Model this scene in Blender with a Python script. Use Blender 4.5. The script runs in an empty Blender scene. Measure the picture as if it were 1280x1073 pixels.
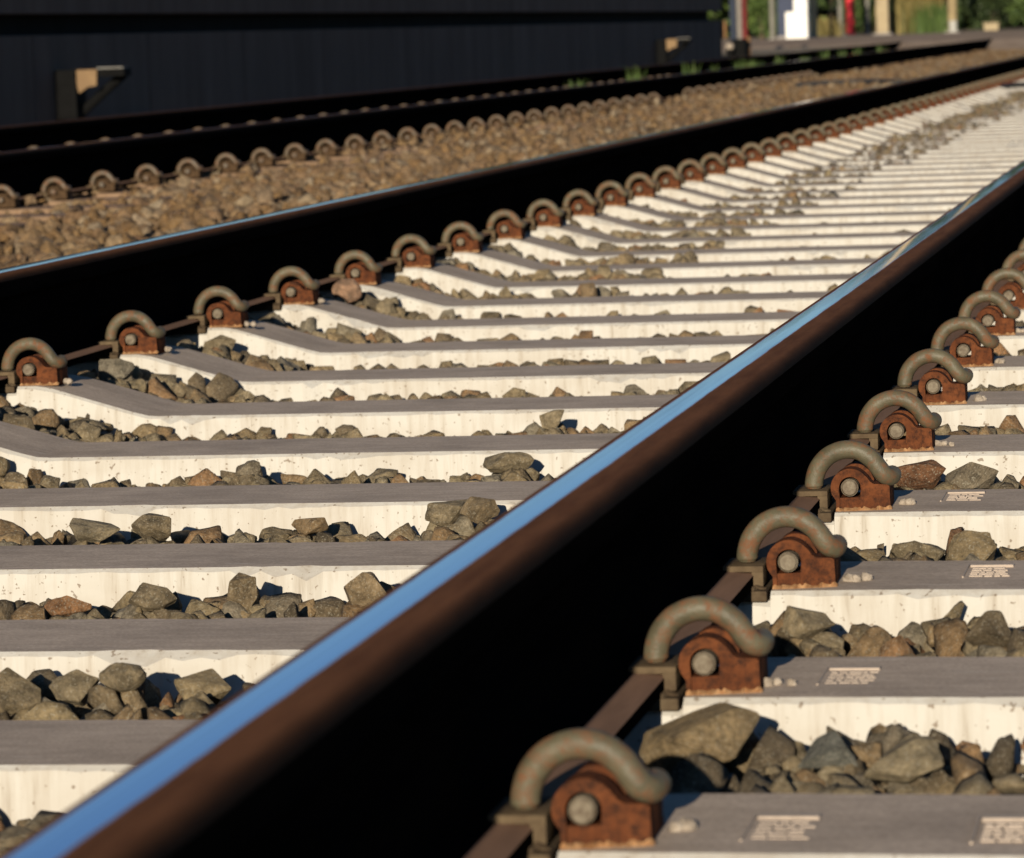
import bpy, bmesh, math, random
import numpy as np
from mathutils import Vector, Matrix
R = math.radians
S = bpy.context.scene
COL = S.collection

# ------------------------------------------------------------------ camera
CAMZ = 0.535
yaw, pit, roll = -0.18564, -0.09882, -0.03579
cyw, syw, cp, sp = math.cos(yaw), math.sin(yaw), math.cos(pit), math.sin(pit)
fwd = Vector((syw*cp, cyw*cp, sp)); rgt = Vector((cyw, -syw, 0)); upv = rgt.cross(fwd)
r2 = math.cos(roll)*rgt + math.sin(roll)*upv
u2 = -math.sin(roll)*rgt + math.cos(roll)*upv
cam = bpy.data.cameras.new("camera"); camo = bpy.data.objects.new("camera", cam); COL.objects.link(camo)
camo.matrix_world = Matrix(((r2.x, u2.x, -fwd.x, 0), (r2.y, u2.y, -fwd.y, 0), (r2.z, u2.z, -fwd.z, CAMZ), (0, 0, 0, 1)))
cam.sensor_width = 36; cam.lens = 36*4956.3/1280
cam.clip_start = 0.1; cam.clip_end = 3000
cam.dof.use_dof = True; cam.dof.focus_distance = 4.75; cam.dof.aperture_fstop = 17.5
S.camera = camo

# ------------------------------------------------------------------ sky, sun, exposure
SUN_EL, SUN_AZ = R(13.0), R(-0.15)         # low sun behind the camera, in line with the rails
W = bpy.data.worlds.new("World"); S.world = W; W.use_nodes = True
wn = W.node_tree
sky = wn.nodes.new("ShaderNodeTexSky"); sky.sky_type = 'NISHITA'; sky.sun_disc = False
sky.sun_elevation = SUN_EL; sky.sun_rotation = math.pi + SUN_AZ
sky.air_density = 1.0; sky.dust_density = 0.1; sky.ozone_density = 5.2
bg = wn.nodes["Background"]; bg.inputs[1].default_value = 0.056
wn.links.new(sky.outputs[0], bg.inputs[0])
sl = bpy.data.lights.new("sun", 'SUN'); sl.energy = 5.0; sl.angle = R(0.5); sl.color = (1.0, 0.88, 0.70)
so = bpy.data.objects.new("sun", sl); COL.objects.link(so)
sd = Vector((math.sin(SUN_AZ)*math.cos(SUN_EL), math.cos(SUN_AZ)*math.cos(SUN_EL), -math.sin(SUN_EL)))
so.rotation_euler = sd.to_track_quat('-Z', 'Y').to_euler(); so.location = (-2, -20, 8)
S.view_settings.view_transform = 'Standard'; S.view_settings.look = 'None'
S.view_settings.exposure = 0.5; S.view_settings.gamma = 1.0
S.cycles.max_bounces = 6; S.cycles.diffuse_bounces = 3; S.cycles.use_denoising = True

rng = np.random.default_rng(7)
random.seed(7)

# ------------------------------------------------------------------ materials
def mat(name):
    m = bpy.data.materials.new(name); m.use_nodes = True
    nt = m.node_tree; b = nt.nodes["Principled BSDF"]
    return m, nt, b
def N(nt, t, **kw):
    n = nt.nodes.new(t)
    for k, v in kw.items():
        if k in n.inputs.keys(): n.inputs[k].default_value = v
        else: setattr(n, k, v)
    return n
def coords(nt, scale=(1, 1, 1), kind='Object'):
    tc = nt.nodes.new('ShaderNodeTexCoord'); mp = nt.nodes.new('ShaderNodeMapping')
    mp.inputs['Scale'].default_value = scale
    nt.links.new(tc.outputs[kind], mp.inputs[0]); return mp.outputs[0]
def noise(nt, vec, scale, detail=4, rough=0.6):
    n = nt.nodes.new('ShaderNodeTexNoise'); n.inputs['Scale'].default_value = scale
    n.inputs['Detail'].default_value = detail; n.inputs['Roughness'].default_value = rough
    nt.links.new(vec, n.inputs['Vector']); return n.outputs['Fac']
def ramp(nt, fac, stops):
    r = nt.nodes.new('ShaderNodeValToRGB'); e = r.color_ramp.elements
    while len(e) < len(stops): e.new(0.5)
    for el, (p, c) in zip(e, stops):
        el.position = p; el.color = (c[0], c[1], c[2], 1) if not isinstance(c, (int, float)) else (c, c, c, 1)
    nt.links.new(fac, r.inputs[0]); return r.outputs[0]
def mix(nt, a, b, fac, mode='MIX'):
    m = nt.nodes.new('ShaderNodeMix'); m.data_type = 'RGBA'; m.blend_type = mode
    def put(sock, v):
        if isinstance(v, (tuple, list)): sock.default_value = (*v[:3], 1)
        elif isinstance(v, (int, float)): sock.default_value = v
        else: nt.links.new(v, sock)
    put(m.inputs[0], fac); put(m.inputs[6], a); put(m.inputs[7], b); return m.outputs[2]
def bump(nt, b, h, strength=0.4, dist=0.002):
    n = nt.nodes.new('ShaderNodeBump'); n.inputs['Strength'].default_value = strength; n.inputs['Distance'].default_value = dist
    nt.links.new(h, n.inputs['Height']); nt.links.new(n.outputs[0], b.inputs['Normal'])
def objrand(nt):
    return nt.nodes.new('ShaderNodeObjectInfo').outputs['Random']
def shifted(nt, scale=(1, 1, 1)):
    """object coordinates moved by a random amount per object, so copies do not repeat"""
    tc = nt.nodes.new('ShaderNodeTexCoord'); oi = nt.nodes.new('ShaderNodeObjectInfo')
    mu = nt.nodes.new('ShaderNodeMath'); mu.operation = 'MULTIPLY'; mu.inputs[1].default_value = 37.0
    nt.links.new(oi.outputs['Random'], mu.inputs[0])
    ad = nt.nodes.new('ShaderNodeVectorMath'); ad.operation = 'ADD'
    nt.links.new(tc.outputs['Object'], ad.inputs[0]); nt.links.new(mu.outputs[0], ad.inputs[1])
    mp = nt.nodes.new('ShaderNodeMapping'); mp.inputs['Scale'].default_value = scale
    nt.links.new(ad.outputs[0], mp.inputs[0]); return mp.outputs[0]

def simple(name, c, rough=0.8, c2=None, sc=20, bumps=0.3, bd=0.002, metal=0, spec=0.3):
    m, nt, b = mat(name)
    v = shifted(nt)
    n = noise(nt, v, sc, 5)
    c2 = c2 or tuple(x*0.6 for x in c)
    col = ramp(nt, n, [(0.35, c2), (0.65, c)])
    nt.links.new(col, b.inputs['Base Color']); b.inputs['Roughness'].default_value = rough
    b.inputs['Metallic'].default_value = metal; b.inputs['Specular IOR Level'].default_value = spec
    if bumps: bump(nt, b, noise(nt, v, sc*3, 4), bumps, bd)
    return m

# concrete, cast faces
def concrete_face(name, light, mid, dark):
    m, nt, b = mat(name)
    v = shifted(nt)
    streak = noise(nt, shifted(nt, (60, 60, 4)), 1.0, 4, 0.65)
    col = ramp(nt, streak, [(0.28, tuple(q*0.85 for q in mid)), (0.38, tuple((p_+q)/2 for p_, q in zip(mid, light))), (0.55, light), (1.0, light)])
    big = noise(nt, shifted(nt, (5, 5, 12)), 1.0, 3)
    col = mix(nt, col, mid, ramp(nt, big, [(0.45, 0.0), (0.75, 0.55)]))
    spots = noise(nt, v, 150, 2, 0.5)
    col = mix(nt, col, dark, ramp(nt, spots, [(0.655, 0.0), (0.70, 0.75)]))
    nt.links.new(col, b.inputs['Base Color']); b.inputs['Roughness'].default_value = 0.9
    b.inputs['Specular IOR Level'].default_value = 0.2
    bump(nt, b, noise(nt, v, 120, 5), 0.35, 0.002)
    return m
M_face = concrete_face("cast_concrete", (0.455, 0.437, 0.395), (0.345, 0.305, 0.25), (0.15, 0.11, 0.075))
def concrete_top(name, a, c, lightp):
    m, nt, b = mat(name)
    fine = noise(nt, shifted(nt, (16, 70, 30)), 1.0, 6, 0.7)
    col = ramp(nt, fine, [(0.28, a), (0.72, c)])
    blot = noise(nt, shifted(nt, (7, 9, 9)), 1.0, 4, 0.6)
    col = mix(nt, col, tuple(x*0.72 for x in a), ramp(nt, blot, [(0.45, 0.0), (0.7, 0.6)]))
    pat = noise(nt, shifted(nt, (9, 45, 9)), 1.0, 3, 0.55)
    col = mix(nt, col, lightp, ramp(nt, pat, [(0.66, 0.0), (0.80, 0.5)]))
    grain = noise(nt, shifted(nt, (260, 420, 260)), 1.0, 3, 0.6)
    col = mix(nt, col, ramp(nt, grain, [(0.3, 0.72), (0.7, 1.22)]), 0.9, 'MULTIPLY')
    nt.links.new(col, b.inputs['Base Color']); b.inputs['Roughness'].default_value = 0.85
    b.inputs['Specular IOR Level'].default_value = 0.2
    bump(nt, b, noise(nt, shifted(nt, (60, 110, 60)), 1.0, 5), 0.12, 0.001)
    return m
M_top = concrete_top("stained_concrete", (0.350, 0.278, 0.215), (0.510, 0.410, 0.322), (0.60, 0.53, 0.45))
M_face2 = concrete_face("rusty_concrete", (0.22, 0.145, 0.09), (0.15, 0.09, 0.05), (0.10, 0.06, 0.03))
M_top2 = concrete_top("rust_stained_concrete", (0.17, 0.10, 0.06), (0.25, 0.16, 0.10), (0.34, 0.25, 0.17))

# rails
def rail_head(name, band, rust=1.0, edge_shade=(0.016, 0.037)):
    """steel polished by the wheels inside the band, rust beside it, shade painted in as a fade to black on the right edge"""
    m, nt, b = mat(name)
    L = nt.links.new
    sx = nt.nodes.new('ShaderNodeSeparateXYZ'); tc = nt.nodes.new('ShaderNodeTexCoord'); L(tc.outputs['Object'], sx.inputs[0])
    wob = noise(nt, coords(nt, (60, 9, 60)), 1.0, 6, 0.7)
    def edge(lo, hi, amp):
        """0 below lo, 1 above hi, along x, with a ragged border"""
        ad = nt.nodes.new('ShaderNodeMath'); ad.operation = 'MULTIPLY_ADD'; ad.inputs[1].default_value = amp; ad.inputs[2].default_value = -amp/2
        L(wob, ad.inputs[0])
        su = nt.nodes.new('ShaderNodeMath'); su.operation = 'ADD'; L(sx.outputs[0], su.inputs[0]); L(ad.outputs[0], su.inputs[1])
        mr = nt.nodes.new('ShaderNodeMapRange'); mr.interpolation_type = 'SMOOTHSTEP'
        mr.inputs[1].default_value = lo; mr.inputs[2].default_value = hi; L(su.outputs[0], mr.inputs[0]); return mr.outputs[0]
    def math2(op, p, q):
        n = nt.nodes.new('ShaderNodeMath'); n.operation = op
        for i, v in enumerate((p, q)):
            if isinstance(v, (int, float)): n.inputs[i].default_value = v
            else: L(v, n.inputs[i])
        return n.outputs[0]
    lo, hi = band
    mask = math2('MULTIPLY', edge(lo-0.0012, lo+0.0015, 0.004), math2('SUBTRACT', 1.0, edge(hi-0.0016, hi+0.0012, 0.004)))
    s = noise(nt, coords(nt, (420, 0.7, 1)), 1.0, 4, 0.6)
    s2 = noise(nt, coords(nt, (55, 1.8, 1)), 1.0, 3, 0.6)
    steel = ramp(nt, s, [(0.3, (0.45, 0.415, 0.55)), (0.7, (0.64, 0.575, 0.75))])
    k = rust
    rs = ramp(nt, noise(nt, coords(nt, (50, 5, 50)), 1.0, 6, 0.7), [(0.28, (0.085*k, 0.034*k, 0.015*k)), (0.72, (0.170*k, 0.072*k, 0.032*k))])
    rs = mix(nt, rs, (0.006, 0.005, 0.004), edge(edge_shade[0], edge_shade[1], 0.005))  # painted shade where the head rounds over at the right
    L(mix(nt, rs, steel, mask), b.inputs['Base Color']); L(mask, b.inputs['Metallic'])
    rr = nt.nodes.new('ShaderNodeMix'); rr.inputs[2].default_value = 0.88; L(mask, rr.inputs[0]); L(ramp(nt, s2, [(0.35, 0.05), (0.7, 0.13)]), rr.inputs[3])
    L(rr.outputs[0], b.inputs['Roughness']); b.inputs['Specular IOR Level'].default_value = 0.03
    bump(nt, b, noise(nt, coords(nt, (420, 6, 60)), 1.0, 4), 0.05, 0.0005)
    return m
def rust_flat(name, a, c, rough=0.6, stretch=(40, 4, 40), spec=0.3, metal=0.0):
    m, nt, b = mat(name)
    n = noise(nt, coords(nt, stretch), 1.0, 5, 0.65)
    nt.links.new(ramp(nt, n, [(0.3, a), (0.7, c)]), b.inputs['Base Color'])
    b.inputs['Roughness'].default_value = rough; b.inputs['Specular IOR Level'].default_value = spec
    b.inputs['Metallic'].default_value = metal
    bump(nt, b, noise(nt, coords(nt, (300, 120, 300)), 1.0, 4), 0.2, 0.0008)
    return m
M_rail_shade = rust_flat("rail_side_shade", (0.0035, 0.003, 0.0027), (0.0065, 0.005, 0.004), 0.95, spec=0.0)  # shade on web and foot sides, painted in as near-black
M_foot = rust_flat("rail_foot_rust", (0.15, 0.088, 0.058), (0.23, 0.135, 0.088), 0.85, spec=0.1)

# clips
def clip_paint(name, paint, paint2, rust, lo=0.53, hi=0.62, r0=0.48, spec=0.5, ns=70):
    m, nt, b = mat(name)
    v = shifted(nt)
    base = ramp(nt, noise(nt, v, 45, 4), [(0.3, paint), (0.7, paint2)])
    r = ramp(nt, noise(nt, v, ns, 7, 0.75), [(lo, 0.0), (hi, 1.0)])
    nt.links.new(mix(nt, base, rust, r), b.inputs['Base Color'])
    rr = ramp(nt, r, [(0, r0), (1, 0.85)])
    nt.links.new(rr, b.inputs['Roughness']); b.inputs['Specular IOR Level'].default_value = spec
    bump(nt, b, noise(nt, v, 260, 5), 0.5, 0.0012)
    return m
M_hoop = clip_paint("weathered_green_paint", (0.058, 0.050, 0.030), (0.102, 0.090, 0.056), (0.125, 0.052, 0.022), 0.47, 0.64, 0.52, 0.32, 75)
M_hoop2 = clip_paint("brown_green_paint", (0.055, 0.040, 0.023), (0.082, 0.060, 0.035), (0.12, 0.058, 0.028), 0.48, 0.6)
M_cast = clip_paint("cast_iron_rust", (0.070, 0.024, 0.011), (0.135, 0.047, 0.019), (0.032, 0.015, 0.010), 0.44, 0.64, 0.9, 0.04, 110)
M_pin = simple("pin_steel", (0.165, 0.138, 0.098), 0.7, (0.085, 0.062, 0.040), 150)
M_ins = simple("clamp_iron", (0.108, 0.078, 0.046), 0.85, (0.066, 0.046, 0.028), 60, spec=0.08)
M_pad = simple("pad_rubber", (0.085, 0.062, 0.038), 0.9, (0.045, 0.030, 0.018), 50, spec=0.08)
M_mortar = simple("mortar", (0.34, 0.29, 0.235), 0.9, (0.18, 0.145, 0.11), 120)
M_mark = simple("worn_cast_concrete", (0.40, 0.33, 0.27), 0.9, (0.33, 0.27, 0.22), 110)

# stones
def stone_mat(name, cols, attr=True, gain=1.62):
    m, nt, b = mat(name)
    if attr:
        a = nt.nodes.new('ShaderNodeAttribute'); a.attribute_name = 'tint'; f = a.outputs['Fac']
    else: f = objrand(nt)
    col = ramp(nt, f, [(i/(len(cols)-1), tuple(q*gain*f_ for q, f_ in zip(c, (1.04, 1.0, 0.92)))) for i, c in enumerate(cols)])
    v = shifted(nt)
    n1 = noise(nt, v, 55, 5, 0.65)
    col = mix(nt, col, ramp(nt, n1, [(0.3, 0.40), (0.5, 1.0), (0.75, 1.55)]), 0.9, 'MULTIPLY')
    n3 = noise(nt, v, 190, 4, 0.7)
    col = mix(nt, col, ramp(nt, n3, [(0.32, 0.55), (0.5, 1.0), (0.70, 1.4)]), 0.85, 'MULTIPLY')
    n2 = noise(nt, v, 420, 2, 0.5)
    col = mix(nt, col, (0.33, 0.30, 0.23), ramp(nt, n2, [(0.56, 0.0), (0.72, 0.65)]))
    nt.links.new(col, b.inputs['Base Color']); b.inputs['Roughness'].default_value = 0.85
    b.inputs['Specular IOR Level'].default_value = 0.25
    ad = nt.nodes.new('ShaderNodeMath'); ad.operation = 'ADD'
    nt.links.new(noise(nt, v, 170, 8, 0.78), ad.inputs[0]); nt.links.new(noise(nt, v, 35, 3, 0.5), ad.inputs[1])
    bump(nt, b, ad.outputs[0], 0.9, 0.006)
    return m
STC = [(0.096, 0.074, 0.044), (0.128, 0.102, 0.062), (0.085, 0.068, 0.044), (0.120, 0.098, 0.064), (0.100, 0.082, 0.054), (0.110, 0.072, 0.038), (0.135, 0.110, 0.068), (0.098, 0.088, 0.070), (0.082, 0.063, 0.040), (0.052, 0.042, 0.029), (0.128, 0.096, 0.055), (0.125, 0.066, 0.032)]
M_stone = stone_mat("ballast_grey", STC)
M_stone_obj = stone_mat("ballast_grey_piece", STC, False)
STR = [(0.128, 0.074, 0.030), (0.160, 0.102, 0.048), (0.095, 0.054, 0.023), (0.150, 0.088, 0.036), (0.19, 0.145, 0.095), (0.120, 0.070, 0.036), (0.15, 0.10, 0.056), (0.135, 0.078, 0.038), (0.20, 0.165, 0.12)]
M_stone_r = stone_mat("ballast_rusty", STR, True, 1.06)
M_stone_brown = stone_mat("stone_brown", [(0.13, 0.065, 0.034)]*2, False, 1.1)
M_stone_pink = stone_mat("stone_pinkish", [(0.25, 0.155, 0.105)]*2, False, 1.0)
M_bed = simple("ballast_dirt", (0.055, 0.040, 0.026), 1.0, (0.03, 0.022, 0.015), 30)

# ------------------------------------------------------------------ object helpers
def link(name, me, parent=None, mats=()):
    o = bpy.data.objects.new(name, me); COL.objects.link(o)
    for m in mats: me.materials.append(m)
    if parent is not None: o.parent = parent
    return o
def tag(o, label=None, cat=None, group=None, kind=None):
    if label: o['label'] = label
    if cat: o['category'] = cat
    if group: o['group'] = group
    if kind: o['kind'] = kind
    return o
def thing(name, loc, label, cat, group=None, rz=0):
    o = bpy.data.objects.new(name, None); COL.objects.link(o); o.location = loc; o.rotation_euler.z = rz
    o.empty_display_size = 0.05
    return tag(o, label, cat, group)
def from_bm(bm, name, smooth=None):
    me = bpy.data.meshes.new(name); bm.to_mesh(me); bm.free()
    if smooth is not None:
        me.polygons.foreach_set('use_smooth', [True]*len(me.polygons)); me.set_sharp_from_angle(angle=R(smooth))
    return me
def bm_box(bm, x0, x1, y0, y1, z0, z1, bev=0.0):
    r = bmesh.ops.create_cube(bm, size=1)
    for v in r['verts']:
        v.co = Vector(((x0+x1)/2 + v.co.x*(x1-x0), (y0+y1)/2 + v.co.y*(y1-y0), (z0+z1)/2 + v.co.z*(z1-z0)))
    if bev:
        es = {e for v in r['verts'] for e in v.link_edges}
        bmesh.ops.bevel(bm, geom=list(es), offset=bev, segments=2, affect='EDGES', profile=0.6)
def bm_prism(bm, pts, y0, y1, skew=None):
    """extrude an xz outline along y; skew(x) moves the front face back"""
    sk = skew or (lambda x: 0)
    a = [bm.verts.new((x, y0+sk(x), z)) for x, z in pts]; b = [bm.verts.new((x, y1, z)) for x, z in pts]
    n = len(pts); fs = [bm.faces.new(a), bm.faces.new(b[::-1])]
    for i in range(n): fs.append(bm.faces.new((a[i], b[i], b[(i+1) % n], a[(i+1) % n])))
    return fs
def bm_cyl(bm, p0, p1, r0, r1=None, seg=24):
    r1 = r0 if r1 is None else r1
    p0, p1 = Vector(p0), Vector(p1); d = p1-p0
    m = Matrix.Translation((p0+p1)/2) @ d.to_track_quat('Z', 'Y').to_matrix().to_4x4()
    bmesh.ops.create_cone(bm, cap_ends=True, segments=seg, radius1=r0, radius2=r1, depth=d.length, matrix=m)
def bm_tube(bm, pts, rad, seg=14, cap=True):
    pts = [Vector(p) for p in pts]; n = len(pts); rings = []
    nrm = None
    for i, p in enumerate(pts):
        t = (pts[min(i+1, n-1)] - pts[max(i-1, 0)]).normalized()
        if nrm is None:
            nrm = t.orthogonal().normalized()
        nrm = (nrm - t*nrm.dot(t)).normalized(); bn = t.cross(nrm)
        rr = rad[i] if isinstance(rad, (list, tuple)) else rad
        rings.append([bm.verts.new(p + (nrm*math.cos(2*math.pi*k/seg) + bn*math.sin(2*math.pi*k/seg))*rr) for k in range(seg)])
    for a, b in zip(rings, rings[1:]):
        for k in range(seg): bm.faces.new((a[k], a[(k+1) % seg], b[(k+1) % seg], b[k]))
    if cap: bm.faces.new(rings[0][::-1]); bm.faces.new(rings[-1])
def catmull(P, n=8):
    P = [Vector(p) for p in P]; out = []
    for i in range(len(P)-1):
        p0, p1, p2, p3 = P[max(i-1, 0)], P[i], P[i+1], P[min(i+2, len(P)-1)]
        for k in range(n):
            t = k/n
            out.append(0.5*((2*p1)+(p2-p0)*t+(2*p0-5*p1+4*p2-p3)*t*t+(3*p1-p0-3*p2+p3)*t**3))
    out.append(P[-1]); return out
ONES = "first second third fourth fifth sixth seventh eighth ninth tenth eleventh twelfth thirteenth fourteenth fifteenth sixteenth seventeenth eighteenth nineteenth".split()
TENS = {2: "twent", 3: "thirt", 4: "fort", 5: "fift", 6: "sixt", 7: "sevent"}
def ordinal(n):
    if n < 20: return ONES[n-1]
    t, o = divmod(n, 10)
    return TENS[t]+"ieth" if o == 0 else TENS[t]+"y-"+ONES[o-1]

# ------------------------------------------------------------------ layout numbers
Y0, DY = 2.5336, 0.6                 # front plane of the first clip, sleeper spacing
XR, XL = -0.5305, -2.0355            # rails of the near track
XR2, XL2, Z2, Y2 = -4.21, -5.715, 0.022, 2.5836
XC, XC2 = (XR+XL)/2, (XR2+XL2)/2
YEND = 66.6

# ------------------------------------------------------------------ ground
def sheet(name, x0, x1, y0, y1, z, m, nx=1, ny=1, kind='structure', hf=None):
    bm = bmesh.new()
    vs = [[bm.verts.new((x0+(x1-x0)*i/nx, y0+(y1-y0)*j/ny, z)) for i in range(nx+1)] for j in range(ny+1)]
    for j in range(ny):
        for i in range(nx): bm.faces.new((vs[j][i], vs[j][i+1], vs[j+1][i+1], vs[j+1][i]))
    if hf:
        for v in bm.verts: v.co.z += hf(v.co.x, v.co.y)
    return tag(link(name, from_bm(bm, name), None, [m]), kind=kind)
def ground_mat():
    m, nt, b = mat("dry_ground")
    v = coords(nt)
    col = ramp(nt, noise(nt, v, 0.35, 6, 0.6), [(0.35, (0.15, 0.105, 0.06)), (0.55, (0.20, 0.15, 0.09)), (0.75, (0.10, 0.11, 0.045))])
    col = mix(nt, col, (0.27, 0.21, 0.14), ramp(nt, noise(nt, v, 6, 4), [(0.55, 0.0), (0.75, 0.6)]))
    nt.links.new(col, b.inputs['Base Color']); b.inputs['Roughness'].default_value = 1.0
    bump(nt, b, noise(nt, v, 14, 5), 0.8, 0.05); return m
M_ground = ground_mat()
M_asph = simple("asphalt", (0.33, 0.255, 0.195), 0.95, (0.23, 0.17, 0.125), 3, 0.3, 0.004, spec=0.0)
sheet('ground', -1500, 1500, -900, 2200, -0.30, M_ground)
sheet('verge_ground', -1500, -6.2, 53.0, 2100, 0.160, M_ground)
sheet('verge_ground', -6.2, 1500, 100.0, 2100, 0.165, M_ground)
bm = bmesh.new(); bm_box(bm, -60, 40, 67.0, 104.0, -0.2, 0.196)
for v in bm.verts:
    if v.co.y < 70 and v.co.z < 0: v.co.y -= 4.0
road = tag(link('road', from_bm(bm, 'road'), None, [M_asph]), kind='structure')

def ballast_h(x, y):
    """height of the stone surface"""
    if x < -5.9: return 0.02
    if x < -4.05: return 0.02 - 0.035*min(1, max(0, 1-abs(x-XC2)/0.5))
    if x < -2.75: return 0.002 + 0.02*math.sin(y*1.3+x*3)*0.5
    if x > 0.35: return -0.06 - (x-0.35)*0.25
    a = abs(x-XC)
    a2 = 0.30 if x > XC else 0.38
    if a < a2: h = -0.088
    elif a < 0.72: h = -0.088 + (a-a2)/(0.72-a2)*0.054
    else: h = -0.034
    if x < XC and a > 0.46: h += min(0.016, (a-0.46)*0.1)
    if x > -0.45: h = -0.030
    if y > 9 and x < XC: h = max(h-0.012, -0.066+min(0.024, max(0, y-12)*0.0022)*max(0.0, 1-abs(x+1.66+0.05*math.sin(y*1.7))/0.19)*(0.75+0.35*math.sin(y*2.9))) if abs(x+1.66) < 0.24 else h-min(0.014, (y-9)*0.002)
    elif y > 13: h -= 0.012
    return h
sheet('ballast_bed', -7.2, 3.0, -6, YEND, 0.0, M_bed, 60, 120, 'structure', lambda x, y: ballast_h(x, y)-0.055)

# ------------------------------------------------------------------ stones
def stone_template(seed, npt=15, flat=0.62, fine=False, rounded=False):
    g = np.random.default_rng(seed)
    p = g.normal(size=(npt if not rounded else 60, 3)); p /= np.linalg.norm(p, axis=1)[:, None]
    p *= g.uniform(0.80 if not rounded else 0.95, 1.0, (len(p), 1)); p *= np.array([1.0, g.uniform(0.72, 0.95), g.uniform(flat, flat+0.2)])
    bm = bmesh.new()
    for q in p: bm.verts.new(q)
    r = bmesh.ops.convex_hull(bm, input=bm.verts)
    bmesh.ops.delete(bm, geom=[v for v in bm.verts if not v.link_faces], context='VERTS')
    bmesh.ops.dissolve_limit(bm, angle_limit=R(12), verts=bm.verts, edges=bm.edges)
    bmesh.ops.bevel(bm, geom=list(bm.edges), offset=0.028, segments=2 if fine else 1, affect='EDGES', clamp_overlap=True)
    bmesh.ops.triangulate(bm, faces=bm.faces)
    if fine:
        bmesh.ops.subdivide_edges(bm, edges=[e for e in bm.edges if e.calc_length() > 0.22], cuts=2, use_grid_fill=True)
        bmesh.ops.triangulate(bm, faces=bm.faces)
        from mathutils import noise as mn
        for v in bm.verts:
            o = Vector((seed*3.1, seed*1.7, 0))
            d = mn.noise(v.co*2.6+o)*0.07 + mn.noise(v.co*6+o)*0.035
            v.co *= 1+d
    bm.verts.ensure_lookup_table(); bm.faces.ensure_lookup_table()
    V = np.array([v.co[:] for v in bm.verts]); F = np.array([[v.index for v in f.verts] for f in bm.faces])
    bm.free()
    V /= np.abs(V[:, 0]).max()
    return V, F
T_HI = [stone_template(100+i, 10+i % 6, 0.55, True) for i in range(22)]
T_MD = [stone_template(200+i, 13, 0.6) for i in range(14)]
def low_template(seed):
    g = np.random.default_rng(seed); p = g.normal(size=(11, 3)); p /= np.linalg.norm(p, axis=1)[:, None]; p *= np.array([1, .85, .7])
    bm = bmesh.new()
    for q in p: bm.verts.new(q)
    bmesh.ops.convex_hull(bm, input=bm.verts)
    bmesh.ops.triangulate(bm, faces=bm.faces); bm.verts.ensure_lookup_table()
    V = np.array([v.co[:] for v in bm.verts]); F = np.array([[v.index for v in f.verts] for f in bm.faces]); bm.free(); return V, F
T_LO = [low_template(300+i) for i in range(12)]
def rand_rot(n, g):
    q = g.normal(size=(n, 4)); q /= np.linalg.norm(q, axis=1)[:, None]
    w, x, y, z = q.T
    return np.stack([np.stack([1-2*(y*y+z*z), 2*(x*y-z*w), 2*(x*z+y*w)], 1), np.stack([2*(x*y+z*w), 1-2*(x*x+z*z), 2*(y*z-x*w)], 1), np.stack([2*(x*z-y*w), 2*(y*z+x*w), 1-2*(x*x+y*y)], 1)], 1)
def stones_arrays(P, sz, templ, g):
    vs, fs, tn = [], [], []; base = 0
    idx = g.integers(0, len(templ), len(P)); Rm = rand_rot(len(P), g); tint = g.random(len(P))
    for t, (V, F) in enumerate(templ):
        k = np.where(idx == t)[0]
        if not len(k): continue
        W_ = np.einsum('nij,vj->nvi', Rm[k], V)*sz[k][:, None, None] + P[k][:, None, :]
        vs.append(W_.reshape(-1, 3)); fs.append((F[None]+(np.arange(len(k))*len(V))[:, None, None]+base).reshape(-1, 3))
        tn.append(np.repeat(tint[k], len(V))); base += len(k)*len(V)
    return np.concatenate(vs), np.concatenate(fs), np.concatenate(tn)
def stones_object(name, parts, m, label):
    Vs, Fs, Ts, b = [], [], [], 0
    for V, F, T in parts: Vs.append(V); Fs.append(F+b); Ts.append(T); b += len(V)
    V, F, T = np.concatenate(Vs), np.concatenate(Fs), np.concatenate(Ts)
    me = bpy.data.meshes.new(name)
    me.vertices.add(len(V)); me.vertices.foreach_set('co', V.astype(np.float32).ravel())
    me.loops.add(len(F)*3); me.loops.foreach_set('vertex_index', F.astype(np.int32).ravel())
    me.polygons.add(len(F)); me.polygons.foreach_set('loop_start', np.arange(0, len(F)*3, 3, dtype=np.int32))
    me.update(calc_edges=True)
    a = me.attributes.new('tint', 'FLOAT', 'POINT'); a.data.foreach_set('value', T.astype(np.float32))
    o = link(name, me, None, [m]); tag(o, label, 'gravel', None, 'stuff'); return o

def in_sleeper(x, y, margin):
    if -2.56 < x < -0.01:
        d = (y - Y0 + 0.028) % DY
        if d < 0.22 + margin or d > DY - margin: return True
    if -6.2-margin < x < -3.70+margin:
        d = (y - Y2 + 0.028) % DY
        if d < 0.22 + margin*0.6 or d > DY - margin*0.6: return True
    return False
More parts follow.
